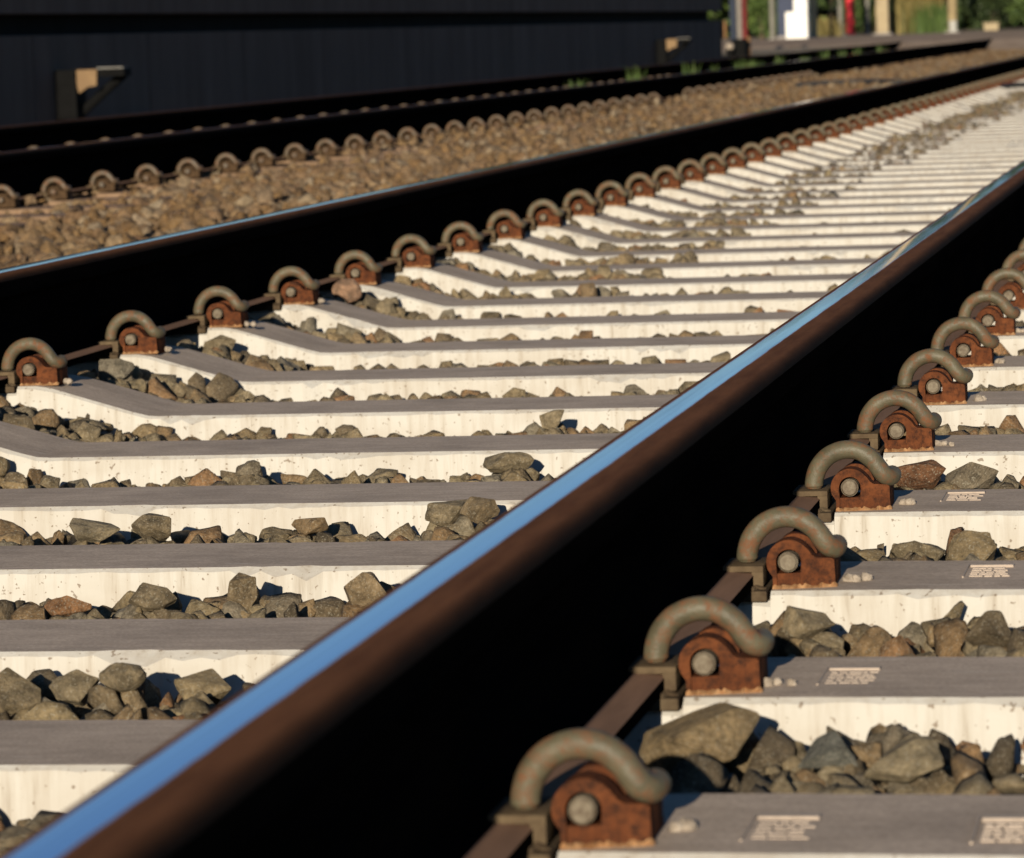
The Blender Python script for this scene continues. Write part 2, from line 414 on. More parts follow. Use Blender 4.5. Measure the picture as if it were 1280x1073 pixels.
# stones the photo shows singly: x, y, z, width, height, kind, label
HERO = [
 (-0.424, 2.985, -0.012, 0.092, 0.056, 'n', "largest grey-brown rock, wedged beside the near rail between the two nearest clips"),
 (-1.345, 4.720, -0.058, 0.050, 0.036, 'n', "upright pointed stone throwing a dark shadow on the sleeper face left of the near rail"),
 (-1.426, 4.750, -0.063, 0.063, 0.030, 'n', "broad sloping stone just left of the upright pointed stone"),
 (-1.050, 3.560, -0.052, 0.043, 0.027, 'r', "rounded egg-shaped pebble perched on ballast against the sleeper, lower left"),
 (-1.025, 5.420, -0.059, 0.072, 0.030, 'n', "wide flat-topped tan stone leaning on a sleeper face beside the polished rail"),
 (-1.915, 8.330, 0.000, 0.064, 0.052, 'p', "pinkish rounded rock leaning against the fifth clip of the left rail"),
 (-0.948, 4.160, -0.057, 0.055, 0.040, 'n', "pale rounded boulder touching the polished rail edge at lower centre"),
 (-1.092, 4.180, -0.059, 0.032, 0.036, 'n', "small dark pyramid-shaped stone with a sharp peak against a pale sleeper"),
 (-0.321, 2.960, -0.014, 0.044, 0.030, 'g', "blue-grey blocky stone in the nearest ballast gap right of the rail"),
 (-0.262, 2.945, -0.018, 0.060, 0.034, 'n', "humped brown stone right of the blue-grey block in the nearest right gap"),
 (-1.150, 3.540, -0.064, 0.048, 0.042, 'n', "big angular stone cut by the left edge of the photo, lower left"),
 (-1.104, 3.580, -0.066, 0.046, 0.035, 'n', "squarish stone immediately left of the egg-shaped pebble"),
 (-0.980, 3.600, -0.073, 0.054, 0.037, 'n', "blocky stone right of the egg-shaped pebble, close to the polished rail"),
 (-0.289, 4.100, -0.012, 0.052, 0.037, 'n', "rounded grey stone in the third gap right of the near rail"),
 (-0.397, 4.780, -0.012, 0.064, 0.037, 'b', "red-brown flat-faced rock in the fourth gap right of the near rail"),
 (-0.335, 4.785, -0.013, 0.064, 0.033, 'n', "large olive stone just right of the red-brown flat-faced rock"),
 (-1.918, 6.550, -0.012, 0.060, 0.042, 'n', "bulky rock beside the left rail between its first and second clips"),
 (-1.190, 4.170, -0.064, 0.050, 0.030, 'n', "flat-topped grey block left of the pyramid-shaped stone"),
 (-1.282, 4.150, -0.073, 0.050, 0.028, 'n', "low brown wedge of stone in the gap under the left photo edge"),
 (-1.910, 7.220, -0.026, 0.062, 0.040, 'n', "dark smooth rock beside the left rail between its second and third clips"),
 (-1.905, 8.970, -0.056, 0.066, 0.042, 'n', "tan rock in the gap beyond the pinkish rock by the left rail"),
 (-0.996, 4.850, -0.061, 0.056, 0.034, 'n', "cracked stone against the polished rail, one gap beyond the pale boulder"),
 (-0.951, 4.825, -0.053, 0.046, 0.034, 'n', "speckled grey stone half hidden behind the polished rail"),
 (-1.161, 4.780, -0.066, 0.046, 0.024, 'n', "low flat stone midway along the gap beside the upright pointed stone"),
 (-1.382, 5.350, -0.056, 0.034, 0.027, 'n', "small upright shard against the bright sleeper face at left"),
 (-0.232, 3.520, -0.008, 0.046, 0.034, 'n', "cream-brown stone against the right photo edge in the second gap"),
 (-0.400, 3.560, -0.006, 0.046, 0.030, 'n', "tan stone beside the second clip of the near rail"),
 (-1.060, 5.980, -0.057, 0.038, 0.034, 'n', "dark narrow stone touching the sleeper two gaps beyond the flat-topped tan stone"),
]
M_stone_grey = stone_mat("stone_blue_grey", [(0.088, 0.090, 0.082)]*2, False)
for i, (x, y, z, w, h, k, lab) in enumerate(HERO):
    V, F = stone_template(500+i, 12+i % 5, 0.62, True, k in 'rp')
    e = V.max(0)-V.min(0)
    V = (V-(V.max(0)+V.min(0))/2)/e*np.array([w, w*0.8, h])*1.04
    me = bpy.data.meshes.new('ballast_stone'); me.from_pydata(V.tolist(), [], F.tolist()); me.update()
    mm = {'n': M_stone_obj, 'r': M_stone_obj, 'p': M_stone_pink, 'b': M_stone_brown, 'g': M_stone_grey}[k]
    if k in 'rp':
        me.polygons.foreach_set('use_smooth', [True]*len(me.polygons))
    o = link('ballast_stone', me, None, [mm]); o.location = (x, y, z)
    tag(o, lab, 'stone', 'loose stones lying on the ballast')
HX = np.array([[h[0], h[1], h[3]] for h in HERO])

def supports(g):
    P, Z = [], []
    for x, y, z, w, h, k, lab in HERO:
        for q in range(5):
            a = g.uniform(0, 6.28); r = g.uniform(0.020, 0.028)
            px, py, pz = x+math.cos(a)*w*0.42, y+math.sin(a)*w*0.28, z-h*0.5-r*0.45+g.uniform(-.006, .003)
            if in_sleeper(px, py, 0.014): continue
            P.append((px, py, pz)); Z.append(r)
    return stones_arrays(np.array(P), np.array(Z), T_HI, g)
def scatter(x0, x1, y0, y1, sp_, r0, r1, templ, g, layers=((-0.030, 0.010, 1.0), (-0.008, 0.012, 0.72)), margin=0.017, cull=None):
    P, Z = [], []
    nx, ny = int((x1-x0)/sp_), int((y1-y0)/sp_)
    for dz, jz, keep in layers:
        for j in range(ny):
            for i in range(nx):
                if keep < 1 and g.random() > keep: continue
                x = x0+(i+g.uniform(-0.1, 1.1))*sp_; y = y0+(j+g.uniform(-0.1, 1.1))*sp_
                if cull and cull(x, y): continue
                if in_sleeper(x, y, margin): continue
                if abs(x-XR) < 0.070 or abs(x-XL) < 0.070: 
                    if dz > -0.02: continue
                if abs(x-XR2) < 0.07 or abs(x-XL2) < 0.07: continue
                r = g.uniform(r0, r1)*(1.15 if g.random() < 0.12 else 1)
                z = ballast_h(x, y)+dz+g.uniform(-jz, jz)
                d = np.hypot(HX[:, 0]-x, HX[:, 1]-y) if y < 10 else None
                if d is not None and (d < HX[:, 2]*0.5+r*0.45).any():
                    if dz > -0.02: continue
                    z -= 0.004
                P.append((x, y, z)); Z.append(r)
    return stones_arrays(np.array(P), np.array(Z), templ, g)
vis = lambda x, y: x < (-0.34*y+0.75)-0.25 and x < -2.4       # far outside the left frame edge
gl = np.random.default_rng(11)
parts = [scatter(-2.15, 0.10, 2.1, 6.6, 0.034, 0.017, 0.031, T_HI, gl, cull=lambda x, y: x < -0.31*y-0.25),
         scatter(-2.60, 0.30, 6.6, 13, 0.038, 0.018, 0.031, T_MD, gl, margin=0.015),
         scatter(-2.60, 0.30, 13, 38, 0.046, 0.022, 0.034, T_LO, gl, layers=((-0.015, 0.016, 1.0),), margin=0.012),
         scatter(-2.60, 0.30, 38, 66, 0.07, 0.030, 0.045, T_LO, gl, layers=((-0.015, 0.016, 1.0),), margin=0.0),
         scatter(0.10, 1.6, 1.0, 20, 0.05, 0.022, 0.034, T_LO, gl, layers=((-0.015, 0.016, 1.0),), margin=0.0),
         scatter(-2.70, -0.70, 1.6, 6.6, 0.044, 0.019, 0.031, T_LO, gl, layers=((-0.022, 0.012, 1.0), (-0.006, 0.012, 0.4)), margin=0.016, cull=lambda x, y: x > -0.31*y-0.25),
         scatter(-2.15, -0.1, 0.4, 2.1, 0.042, 0.018, 0.031, T_MD, gl, layers=((-0.02, 0.014, 1.0),))]
parts.append(supports(gl))
parts.append(scatter(-2.10, 0.05, 2.3, 6.6, 0.026, 0.006, 0.012, T_MD, gl, layers=((-0.016, 0.012, 0.8),), margin=0.010, cull=lambda x, y: x < -0.31*y-0.25))
stones_object('ballast', parts, M_stone, "grey-brown crushed stone ballast between the pale sleepers of the near track")
parts = [scatter(-4.3, -2.60, 1.0, 5.2, 0.055, 0.024, 0.040, T_LO, gl, layers=((-0.018, 0.016, 1.0),), margin=0.0),
         scatter(-6.6, -4.10, 3.0, 11, 0.07, 0.03, 0.046, T_LO, gl, layers=((-0.02, 0.02, 1.0),), margin=0.0),
         scatter(-3.98, -2.45, 5.2, 18, 0.038, 0.018, 0.040, T_MD, gl, layers=((-0.030, 0.014, 0.9), (0.0, 0.012, 0.30)), margin=0.012),
         scatter(-4.10, -2.45, 18, 40, 0.050, 0.026, 0.042, T_LO, gl, layers=((-0.018, 0.018, 1.0), (0.008, 0.012, 0.2)), margin=0.0),
         scatter(-4.10, -2.45, 40, 66.4, 0.075, 0.034, 0.05, T_LO, gl, layers=((-0.015, 0.02, 1.0),), margin=0.0),
         scatter(-6.6, -4.10, 11, 66.4, 0.075, 0.03, 0.046, T_LO, gl, layers=((-0.02, 0.02, 1.0),), margin=0.0)]
stones_object('ballast', parts, M_stone_r, "rust-brown crushed stone ballast around the second track and between the two tracks")

# ------------------------------------------------------------------ rails
def rail_profile(band):
    h = 0.177
    pts = [(0.059, 0.002), (0.059, 0.0140), (0.056, 0.0155), (0.034, 0.0180), (0.022, 0.0225), (0.013, 0.032), (0.0085, 0.056), (0.0082, 0.118), (0.012, 0.130),
           (0.0345, 0.1385), (0.0369, 0.141)]
    def top(x):
        a = abs(x)
        return h - 0.0008*(a/0.024)**2 - (0.0125*(1-math.sqrt(max(0.0, 1-((a-0.0245)/0.0127)**2))) if a > 0.0245 else 0)
    rt = [0.0370, 0.0367, 0.0360, 0.0348, 0.0330, 0.0305, 0.0275, 0.0245, 0.0205, 0.0160]
    right = pts+[(x, top(x)) for x in rt]
    left = [(-x, z) for x, z in right][::-1]
    mids = sorted(set([-0.0125, -0.008, -0.004, 0.0, 0.004, 0.008, 0.0125]+[b for b in band if abs(b) < 0.0155]), reverse=True)
    return right+[(x, top(x)) for x in mids]+left
def make_rail(x, band, z, label, rust=1.0, edge_shade=(0.021, 0.039), y0=-5.0, y1=YEND+1.4):
    prof = rail_profile(band); n = len(prof); bm = bmesh.new()
    ys = [y0+(y1-y0)*i/60 for i in range(61)]
    rows = [[bm.verts.new((px, y, pz)) for px, pz in prof] for y in ys]
    for a, b in zip(rows, rows[1:]):
        for i in range(n):
            j = (i+1) % n
            f = bm.faces.new((a[i], b[i], b[j], a[j]))
            mx = (prof[i][0]+prof[j][0])/2; mz = (prof[i][1]+prof[j][1])/2
            if mz > 0.1630: f.material_index = 0
            elif 0.0139 < mz < 0.0185 and abs(mx) > 0.033: f.material_index = 2  # rust only on the sunlit foot strip; the rest takes painted shade
            else: f.material_index = 1
    bm.faces.new(rows[0][::-1]); bm.faces.new(rows[-1])
    bmesh.ops.recalc_face_normals(bm, faces=bm.faces)
    o = link('rail', from_bm(bm, 'rail', 28), None, [rail_head('rail_head', band, rust, edge_shade), M_rail_shade, M_foot])
    o.location = (x, 0, z); tag(o, label, 'rail', 'running rails of the two tracks'); return o
make_rail(XR, (-0.0225, 0.0030), 0, "nearest rail, its polished blue strip running from lower left to upper right")
make_rail(XL, (-0.034, 0.014), 0, "left rail of the near track, black web with bright top edge across the photo", 0.9, (0.027, 0.039))
make_rail(XR2, (-0.030, 0.006), Z2, "near rail of the second track, dark web behind a row of small clips", 0.55, (0.02, 0.036))
make_rail(XL2, (-0.030, 0.006), Z2, "farthest rail, running along the foot of the dark platform wall", 0.55)

# ------------------------------------------------------------------ sleepers
def sleeper_mesh(name, mats, seed=1):
    # stations along x from the track centre: (x, top z, y near, y far)
    half = [(0.0, -0.051, -0.028, 0.190), (0.435, -0.051, -0.028, 0.190), (0.455, -0.050, -0.027, 0.190), (0.48, -0.044, -0.026, 0.191), (0.62, -0.004, -0.014, 0.196), (0.645, 0.0, -0.013, 0.197),
            (0.676, 0.0, -0.012, 0.197), (0.6765, -0.0095, -0.012, 0.197), (0.8285, -0.0095, -0.012, 0.197), (0.829, 0.0, -0.012, 0.197), (0.95, 0.0, -0.012, 0.196), (1.25, -0.002, -0.012, 0.196), (1.26, -0.006, -0.008, 0.192)]
    st = [(-x, z, a, b) for x, z, a, b in half[::-1]]+half[1:]
    g = np.random.default_rng(seed); fine = []
    for p, q in zip(st, st[1:]):
        n = max(1, int((q[0]-p[0])/0.018))
        for i in range(n): fine.append(tuple(p[j]+(q[j]-p[j])*i/n for j in range(4)))
    st = fine+[st[-1]]
    chip = np.zeros(len(st))
    for _ in range(int(g.integers(5, 9))):
        c = g.uniform(-1.25, 1.25); w = g.uniform(0.012, 0.05); d = g.uniform(0.003, 0.009)
        chip += np.array([d*(1 if abs(p[0]-c) < w else 0)*g.uniform(0.0, 1.1) for p in st])
    bm = bmesh.new(); rows = []
    for (x, z, a, b), cq in zip(st, chip):
        ch = 0.0032+g.uniform(-0.0007, 0.0009)+cq
        rows.append([bm.verts.new(p) for p in ((x, a-0.016, z-0.19), (x, a-ch, z-ch*1.3), (x, a+ch, z), (x, b-ch, z), (x, b+ch, z-ch*1.3), (x, b+0.016, z-0.19))])
    for p, q in zip(rows, rows[1:]):
        for i in range(5):
            f = bm.faces.new((p[i], q[i], q[i+1], p[i+1])); f.material_index = 1 if i == 2 else 0
    bm.faces.new(rows[0]); bm.faces.new(rows[-1][::-1])
    bmesh.ops.recalc_face_normals(bm, faces=bm.faces)
    me = from_bm(bm, name)
    for m in mats: me.materials.append(m)
    return me
SLS = [sleeper_mesh('concrete_sleeper', [M_face, M_top], 5+i) for i in range(5)]; SL2 = sleeper_mesh('weathered_sleeper', [M_face2, M_top2])
def pad_mesh():
    bm = bmesh.new()
    bm_box(bm, -0.0735, 0.0735, -0.020, 0.205, -0.0093, 0.0012, 0.002)
    for s in (-1, 1):
        for k in range(5):
            x = s*random.uniform(0.052, 0.070); y = random.uniform(-0.015, 0.0)
            v = bmesh.ops.create_icosphere(bm, subdivisions=1, radius=random.uniform(0.003, 0.006))['verts']
            for q in v: q.co = Vector((x+q.co.x*1.4, y+q.co.y, 0.002+q.co.z*0.7+random.uniform(-.001, .001)))
    return from_bm(bm, 'rail_pad')
PAD = pad_mesh(); PAD.materials.append(M_pad)
def lump_mesh(seed):
    g = random.Random(seed); bm = bmesh.new()
    for k in range(4):
        s = g.uniform(0.0025, 0.0058)
        v = bmesh.ops.create_icosphere(bm, subdivisions=2, radius=s)['verts']
        cx, cy = g.uniform(-0.008, 0.010), g.uniform(-0.012, 0.012)
        for q in v: q.co = Vector((cx+q.co.x*g.uniform(0.8, 1.3), cy+q.co.y*1.2, q.co.z*1.0+0.002+g.uniform(-.0008, .0008)))
    return from_bm(bm, 'mortar_lump')
LUMPS = [lump_mesh(i) for i in range(3)]
for l in LUMPS: l.materials.append(M_mortar)
def mark_mesh(seed):
    """raised cast panel with rows of worn, illegible marks"""
    g = random.Random(seed); bm = bmesh.new(); w, l = 0.044, 0.085
    bm_box(bm, -w/2-0.0012, -w/2+0.0004, -l/2, l/2, -0.001, 0.0010)
    bm_box(bm, -w/2+0.002, w/2, l/2-0.012, l/2, -0.001, 0.0018, 0.0006)
    for r in range(5):
        y = l/2-0.022-r*0.013; x = -w/2+0.005
        while x < w/2-0.006:
            s = g.uniform(0.004, 0.014)
            bm_box(bm, x, min(x+s, w/2), y-g.uniform(0.002, 0.004), y+0.002, -0.001, 0.0006, 0.0002)
            x += s+g.uniform(0.0008, 0.002)
    return from_bm(bm, 'cast_mark')
MARKS = [mark_mesh(i) for i in range(3)]
for l in MARKS: l.materials.append(M_mark)
marks = {0: [(-0.315, 2.605), (-0.163, 2.600)], 1: [(-0.330, 3.225)], 2: [(-0.255, 3.845)], 3: [(-0.322, 4.455)]}
NS = 60
for k in range(NS):
    y = Y0+k*DY
    note = ("nearest concrete sleeper, its stained top at the lower right corner" if k == 0 else
            f"pale concrete sleeper under the near track, {ordinal(k+1)} counting from the camera")
    t = thing('concrete_sleeper', (XC, y, 0), note, 'sleeper', 'concrete sleepers of the near track')
    o = link('sleeper_body', SLS[k % 5], t)
    o.rotation_euler.z = random.uniform(-0.002, 0.002) if k > 3 else 0
    if k < 24:
        for x in (XR-XC, XL-XC):
            p = link('rail_pad', PAD, t); p.location = (x, 0, 0)
    if k < 10:
        for j, x in enumerate((XR-XC+0.147, XL-XC+0.147)):
            if j == 1 and k < 5: continue
            p = link('mortar_lump', LUMPS[k % 3], t); p.location = (x, 0.055+random.uniform(-0.006, 0.012), 0); p.rotation_euler.z = random.uniform(0, 6)
            if j == 1: p.location.x -= 0.004
    for i, (mx, my) in enumerate(marks.get(k, [])):
        p = link('cast_mark', MARKS[(k+i) % 3], t); p.location = (mx-XC, my-y, 0.0002)
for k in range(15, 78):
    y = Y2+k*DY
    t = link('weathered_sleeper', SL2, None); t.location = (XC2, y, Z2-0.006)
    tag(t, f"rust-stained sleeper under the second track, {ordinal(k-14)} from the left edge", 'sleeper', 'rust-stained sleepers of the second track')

# ------------------------------------------------------------------ clips (hoop-shaped spring fastenings)
def lug_outline(dx=0.0, dz=0.0, body=True):
    cx, cz, ro, ri = 0.092+dx, 0.0257+dz, 0.0208, 0.0118
    out = [(cx-0.0152, 0.0), (cx-0.0152, cz-0.0140)]
    out += [(cx+ro*math.cos(R(a)), cz+ro*math.sin(R(a))) for a in range(200, 43, -11)]
    out += [(0.1105, 0.0365), (0.1140, 0.0312), (0.1180, 0.0286), (0.1325, 0.0275), (0.1348, 0.0255), (0.1356, 0.0)] if body else [(0.1150, cz+0.004), (0.1150, 0.0)]
    fl = 0.0140
    inn = [(cx+0.0112, fl), (cx+ri, cz-0.002)]
    inn += [(cx+ri*math.cos(R(a)), cz+ri*math.sin(R(a))) for a in range(10, 171, 16)]
    inn += [(cx-ri, cz-0.002), (cx-0.0112, fl)]
    return out + [(cx+0.0113, 0.0)] + inn + [(cx-0.0113, 0.0)]
def shoulder_mesh():
    bm = bmesh.new()
    turn = lambda x: (x-0.077)*0.22
    fs = bm_prism(bm, lug_outline(), 0.004, 0.034, turn)
    bm_prism(bm, lug_outline(0.003, 0.001, False), 0.048, 0.074)
    bm_box(bm, 0.1130, 0.1345, 0.032, 0.080, 0.0, 0.0262, 0.003)
    bm_box(bm, 0.0775, 0.1340, 0.038, 0.085, -0.004, 0.0080, 0.002)
    bm_prism(bm, [(0.0806, -0.002), (0.0806, 0.0141), (0.1034, 0.0141), (0.1034, -0.002)], 0.0075, 0.060, turn)
    bmesh.ops.recalc_face_normals(bm, faces=bm.faces)
    bmesh.ops.triangulate(bm, faces=[f for f in bm.faces if len(f.verts) > 6], ngon_method='EAR_CLIP')
    return from_bm(bm, 'shoulder', 35)
def hoop_mesh(seg=18, n=7):
    yh = 0.024
    P = [(0.0508, yh, 0.0240), (0.0512, yh, 0.0330), (0.0558, yh, 0.0465), (0.0660, yh, 0.0585), (0.0790, yh, 0.0650), (0.0920, yh, 0.0665), (0.1050, yh, 0.0632), (0.1165, yh, 0.0545),
         (0.1232, yh, 0.0455), (0.1285, yh+0.001, 0.0385), (0.1328, yh+0.005, 0.0355), (0.1350, yh+0.011, 0.0350), (0.1355, yh+0.018, 0.0358), (0.1355, yh+0.021, 0.0360)]
    C = catmull(P, n); rad = [0.0103]*len(C)
    for i, f in enumerate((0.55, 0.83, 0.95)):
        rad[i] = 0.0098*f if i else 0.0080; rad[-1-i] = 0.0098*f
    bm = bmesh.new(); bm_tube(bm, C, rad, seg)
    return from_bm(bm, 'spring_hoop', 50)
def pin_mesh():
    bm = bmesh.new()
    bm_cyl(bm, (0.092, 0.0025, 0.0257), (0.092, 0.090, 0.0257), 0.0096)
    bm_cyl(bm, (0.092, -0.0005, 0.0257), (0.092, 0.0030, 0.0257), 0.0075, 0.0096)
    return from_bm(bm, 'pin', 40)
def clamp_mesh():
    bm = bmesh.new()
    # flat plate riding on the rail foot, with a downturned lip outside it
    bm_box(bm, 0.0300, 0.0690, 0.0, 0.064, 0.0172, 0.0232, 0.0012)
    bm_box(bm, 0.0620, 0.0688, 0.001, 0.063, 0.0035, 0.0180, 0.0012)
    bm_box(bm, 0.0575, 0.0640, 0.001, 0.020, 0.0040, 0.0178, 0.0010)
    return from_bm(bm, 'clamp_plate', 40)
def grout_mesh():
    g = random.Random(4); bm = bmesh.new(); n = 26
    a, b, c = [], [], []
    for i in range(n+1):
        x = 0.0765+0.061*i/n; yf = 0.0035+max(0, x-0.0777)*0.22
        a.append(bm.verts.new((x, yf-g.uniform(0.002, 0.007), -0.001)))
        b.append(bm.verts.new((x, yf-g.uniform(0.0, 0.0015), g.uniform(0.0012, 0.0048))))
        c.append(bm.verts.new((x, yf+0.006, g.uniform(0.001, 0.003))))
    for p, q in ((a, b), (b, c)):
        for i in range(n): bm.faces.new((p[i], p[i+1], q[i+1], q[i]))
    return from_bm(bm, 'grout_edge', 60)
M_grout = simple('rust_stained_grout', (0.34, 0.20, 0.10), 0.95, (0.20, 0.095, 0.04), 140, spec=0.05)
C_MESH = {'grout_edge': (grout_mesh(), M_grout), 'shoulder': (shoulder_mesh(), M_cast), 'spring_hoop': (hoop_mesh(), M_hoop), 'pin': (pin_mesh(), M_pin), 'clamp_plate': (clamp_mesh(), M_ins)}
for me, m in C_MESH.values(): me.materials.append(m)
hoop_brown = C_MESH['spring_hoop'][0].copy(); hoop_brown.materials.clear(); hoop_brown.materials.append(M_hoop2)
M_dkrust = simple("dark_rust", (0.075, 0.046, 0.025), 0.9, (0.045, 0.028, 0.016), 70, spec=0.05)
def joined_clip(brown):
    bm = bmesh.new()
    out = bpy.data.meshes.new('rail_clip')
    mats = []
    for nm in ('shoulder', 'spring_hoop', 'pin', 'clamp_plate'):
        me, m = C_MESH[nm]
        n0 = len(bm.faces); bm.from_mesh(me); bm.faces.ensure_lookup_table()
        for f in bm.faces[n0:]: f.material_index = len(mats)
        mats.append(M_hoop2 if (brown and nm in ('spring_hoop', 'pin')) else (M_dkrust if brown and nm == 'shoulder' else m))
    bm.to_mesh(out); bm.free()
    for m in mats: out.materials.append(m)
    return out
JC, JCB = joined_clip(False), joined_clip(True)
def clip(x, y, z, label, group, full=True, brown=False, mirror=False):
    if full:
        t = thing('rail_clip', (x, y, z), label, 'rail clip', group)
        for nm in ('shoulder', 'spring_hoop', 'pin', 'clamp_plate', 'grout_edge'):
            p = link(nm, C_MESH[nm][0], t)
            if nm == 'spring_hoop': p.rotation_euler.y = random.uniform(-0.016, 0.016); p.rotation_euler.z = random.uniform(-0.035, 0.02); p.location.y = random.uniform(-0.003, 0.003)
            if nm == 'clamp_plate': p.location = (random.uniform(-0.0015, 0.001), random.uniform(-0.004, 0.004), 0)
            if nm == 'pin': p.location.y = random.uniform(-0.004, 0.004)
    else:
        t = link('rail_clip', JCB if brown else JC, None); t.location = (x, y, z); tag(t, label, 'rail clip', group)
    if mirror: t.scale.x = -1
    return t
LOOK = {1: "rusty shoulder and grey-green hoop at the bottom of the photo", 2: "grey-green hoop with an orange rust streak",}
for k in range(26):
    lab = ("biggest grey-green hoop clip, at the bottom of the photo beside the near rail" if k == 0 else
           f"grey-green spring hoop on rusty shoulder right of the near rail, {ordinal(k+1)} from the camera")
    clip(XR, Y0+k*DY, 0, lab, 'hoop clips along the near rail', full=k < 13)
for k in range(6, 62):
    n = k-5
    lab = ("hoop clip cut by the left photo edge beside the left rail of the near track" if n == 1 else
           f"hoop clip along the near track's left rail, {ordinal(n)} from the left edge")
    clip(XL, Y0+k*DY, 0, lab, 'hoop clips along the left rail', full=n < 28)
for k, wd in ((3, "nearest"), (4, "middle"), (5, "farthest")):
    clip(XL, Y0+k*DY, 0, f"{wd} of three hoop clips on the left rail just outside the photo's left edge", 'hoop clips along the left rail')
for k in range(17, 60):
    if k in (43, 44): continue
    clip(XR2, Y2+k*DY, Z2, f"brown hoop clip beside the second track's near rail, {ordinal(k-16)} from the left edge", 'brown hoop clips along the second track', full=False, brown=True)
for k in range(25, 62):
    clip(XL2, Y2+k*DY-0.2, Z2, f"half-hidden brown clip beside the farthest rail, {ordinal(k-24)} from the left edge", 'half-hidden clips along the farthest rail', full=False, brown=True)
for k in range(0, 9):
    clip(XR, Y0+k*DY, 0, f"hoop clip on the hidden left side of the near rail, {ordinal(k+1)} from the camera", 'hoop clips behind the near rail', full=False, mirror=True)

# black strip lying across both tracks far down the line
bm = bmesh.new()
bm_tube(bm, catmull([(-3.7, 33.1, 0.04), (-3.1, 33.2, 0.05), (-2.5, 32.4, 0.02), (-2.03, 31.5, -0.02), (-1.80, 32.0, 0.0), (-1.0, 32.4, -0.01), (-0.2, 32.6, 0.0)], 10), 0.022, 10)
tag(link('dark_strip', from_bm(bm, 'dark_strip', 60), None, [simple('near_black', (0.02, 0.02, 0.022), 0.6)]), "black strip lying across the ballast where the clips blur together", 'dark_strip')

# ------------------------------------------------------------------ platform
def wall_mat(name, a, c):
    m, nt, b = mat(name)
    v = coords(nt)
    s = noise(nt, coords(nt, (1, 3.2, 0.5)), 1.0, 6, 0.7)
    col = ramp(nt, s, [(0.3, a), (0.7, c)])
    nt.links.new(col, b.inputs['Base Color']); b.inputs['Roughness'].default_value = 0.95; b.inputs['Specular IOR Level'].default_value = 0.1
    bump(nt, b, noise(nt, v, 25, 5), 0.3, 0.003); return m
M_wall = wall_mat('grimy_concrete', (0.098, 0.070, 0.056), (0.158, 0.116, 0.094))
M_dark = wall_mat('shaded_recess', (0.012, 0.012, 0.012), (0.02, 0.02, 0.02))  # shade of the gap under the coping, put into the colour
M_pave = simple('platform_paving', (0.26, 0.24, 0.22), 0.9, (0.2, 0.18, 0.165), 4)
pl = thing('platform', (-6.7, 20, 0), "long dark concrete platform edge in shadow behind the tracks", 'platform')
pl.location = (0, 0, 0)
YA, YB, PL = -40.0, 51.4, 2.39
j0 = 21.52
def part(name, bm, m, parent, smooth=None):
    return link(name, from_bm(bm, name, smooth), parent, [m])
n0 = int((YA-j0)/PL)
ys = [j0+i*PL for i in range(n0, 40) if j0+i*PL < YB-0.3]
bounds = ys+[YB]
for i, (a, b) in enumerate(zip(bounds, bounds[1:])):
    bm = bmesh.new(); bm_box(bm, -6.95, -6.70, a+0.011, b-0.011, -0.25, 0.632, 0.006)
    part('wall_panel', bm, M_wall, pl)
for i, (a, b) in enumerate(zip(bounds, bounds[1:])):
    bm = bmesh.new(); bm_box(bm, -7.6, -6.685, a+0.0015, b-0.0015, 0.752, 0.952, 0.006)
    random.random(); part('coping_slab', bm, M_wall, pl)
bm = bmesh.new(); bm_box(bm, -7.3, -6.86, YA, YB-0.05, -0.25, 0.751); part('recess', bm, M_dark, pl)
bm = bmesh.new(); bm_box(bm, -13.0, -7.61, YA, YB, -0.25, 0.95); part('deck', bm, M_pave, pl)

M_steel_dk = simple('dark_steel', (0.006, 0.006, 0.006), 0.8, (0.004, 0.004, 0.004), 20, spec=0.05)
M_tan = simple('tan_paint', (0.21, 0.135, 0.065), 0.8, (0.16, 0.10, 0.05), 12)
def bracket(y, s, label):
    t = thing('wall_bracket', (-6.70, y, 0.43), label, 'bracket', 'brackets on the platform wall')
    bm = bmesh.new(); bm_box(bm, 0.0, 0.125*s, -0.10, 0.10, -0.28*s, 0.0, 0.004); part('back_plate', bm, M_steel_dk, t)
    bm = bmesh.new(); bm_box(bm, 0.125*s, 0.40*s, -0.05, 0.10, -0.045*s, -0.0, 0.003); part('arm', bm, M_steel_dk, t)
    bm = bmesh.new(); bm_prism(bm, [(0.105*s, -0.002), (0.245*s, -0.002), (0.240*s, -0.095*s), (0.19*s, -0.100*s), (0.135*s, -0.135*s)], -0.075, -0.051); bmesh.ops.recalc_face_normals(bm, faces=bm.faces); part('gusset', bm, M_tan, t)
    bm = bmesh.new(); bm_tube(bm, [(0.36*s, 0.1, -0.03), (0.08*s, 0.05, -0.27*s)], 0.028, 8); part('strut', bm, M_steel_dk, t)
    bm = bmesh.new(); bm_box(bm, 0.24*s, 0.395*s, -0.054, 0.05, 0.0002, 0.008); part('top_strip', bm, simple('painted_lit_edge', (0.22, 0.21, 0.19), 0.7), t)  # pale strip added to paint the arm's sunlit top edge
    return t
bracket(22.0, 1.0, "large black bracket with tan gusset on the platform wall, at left")
bracket(45.6, 1.0, "small far bracket with tan gusset near the platform's end")

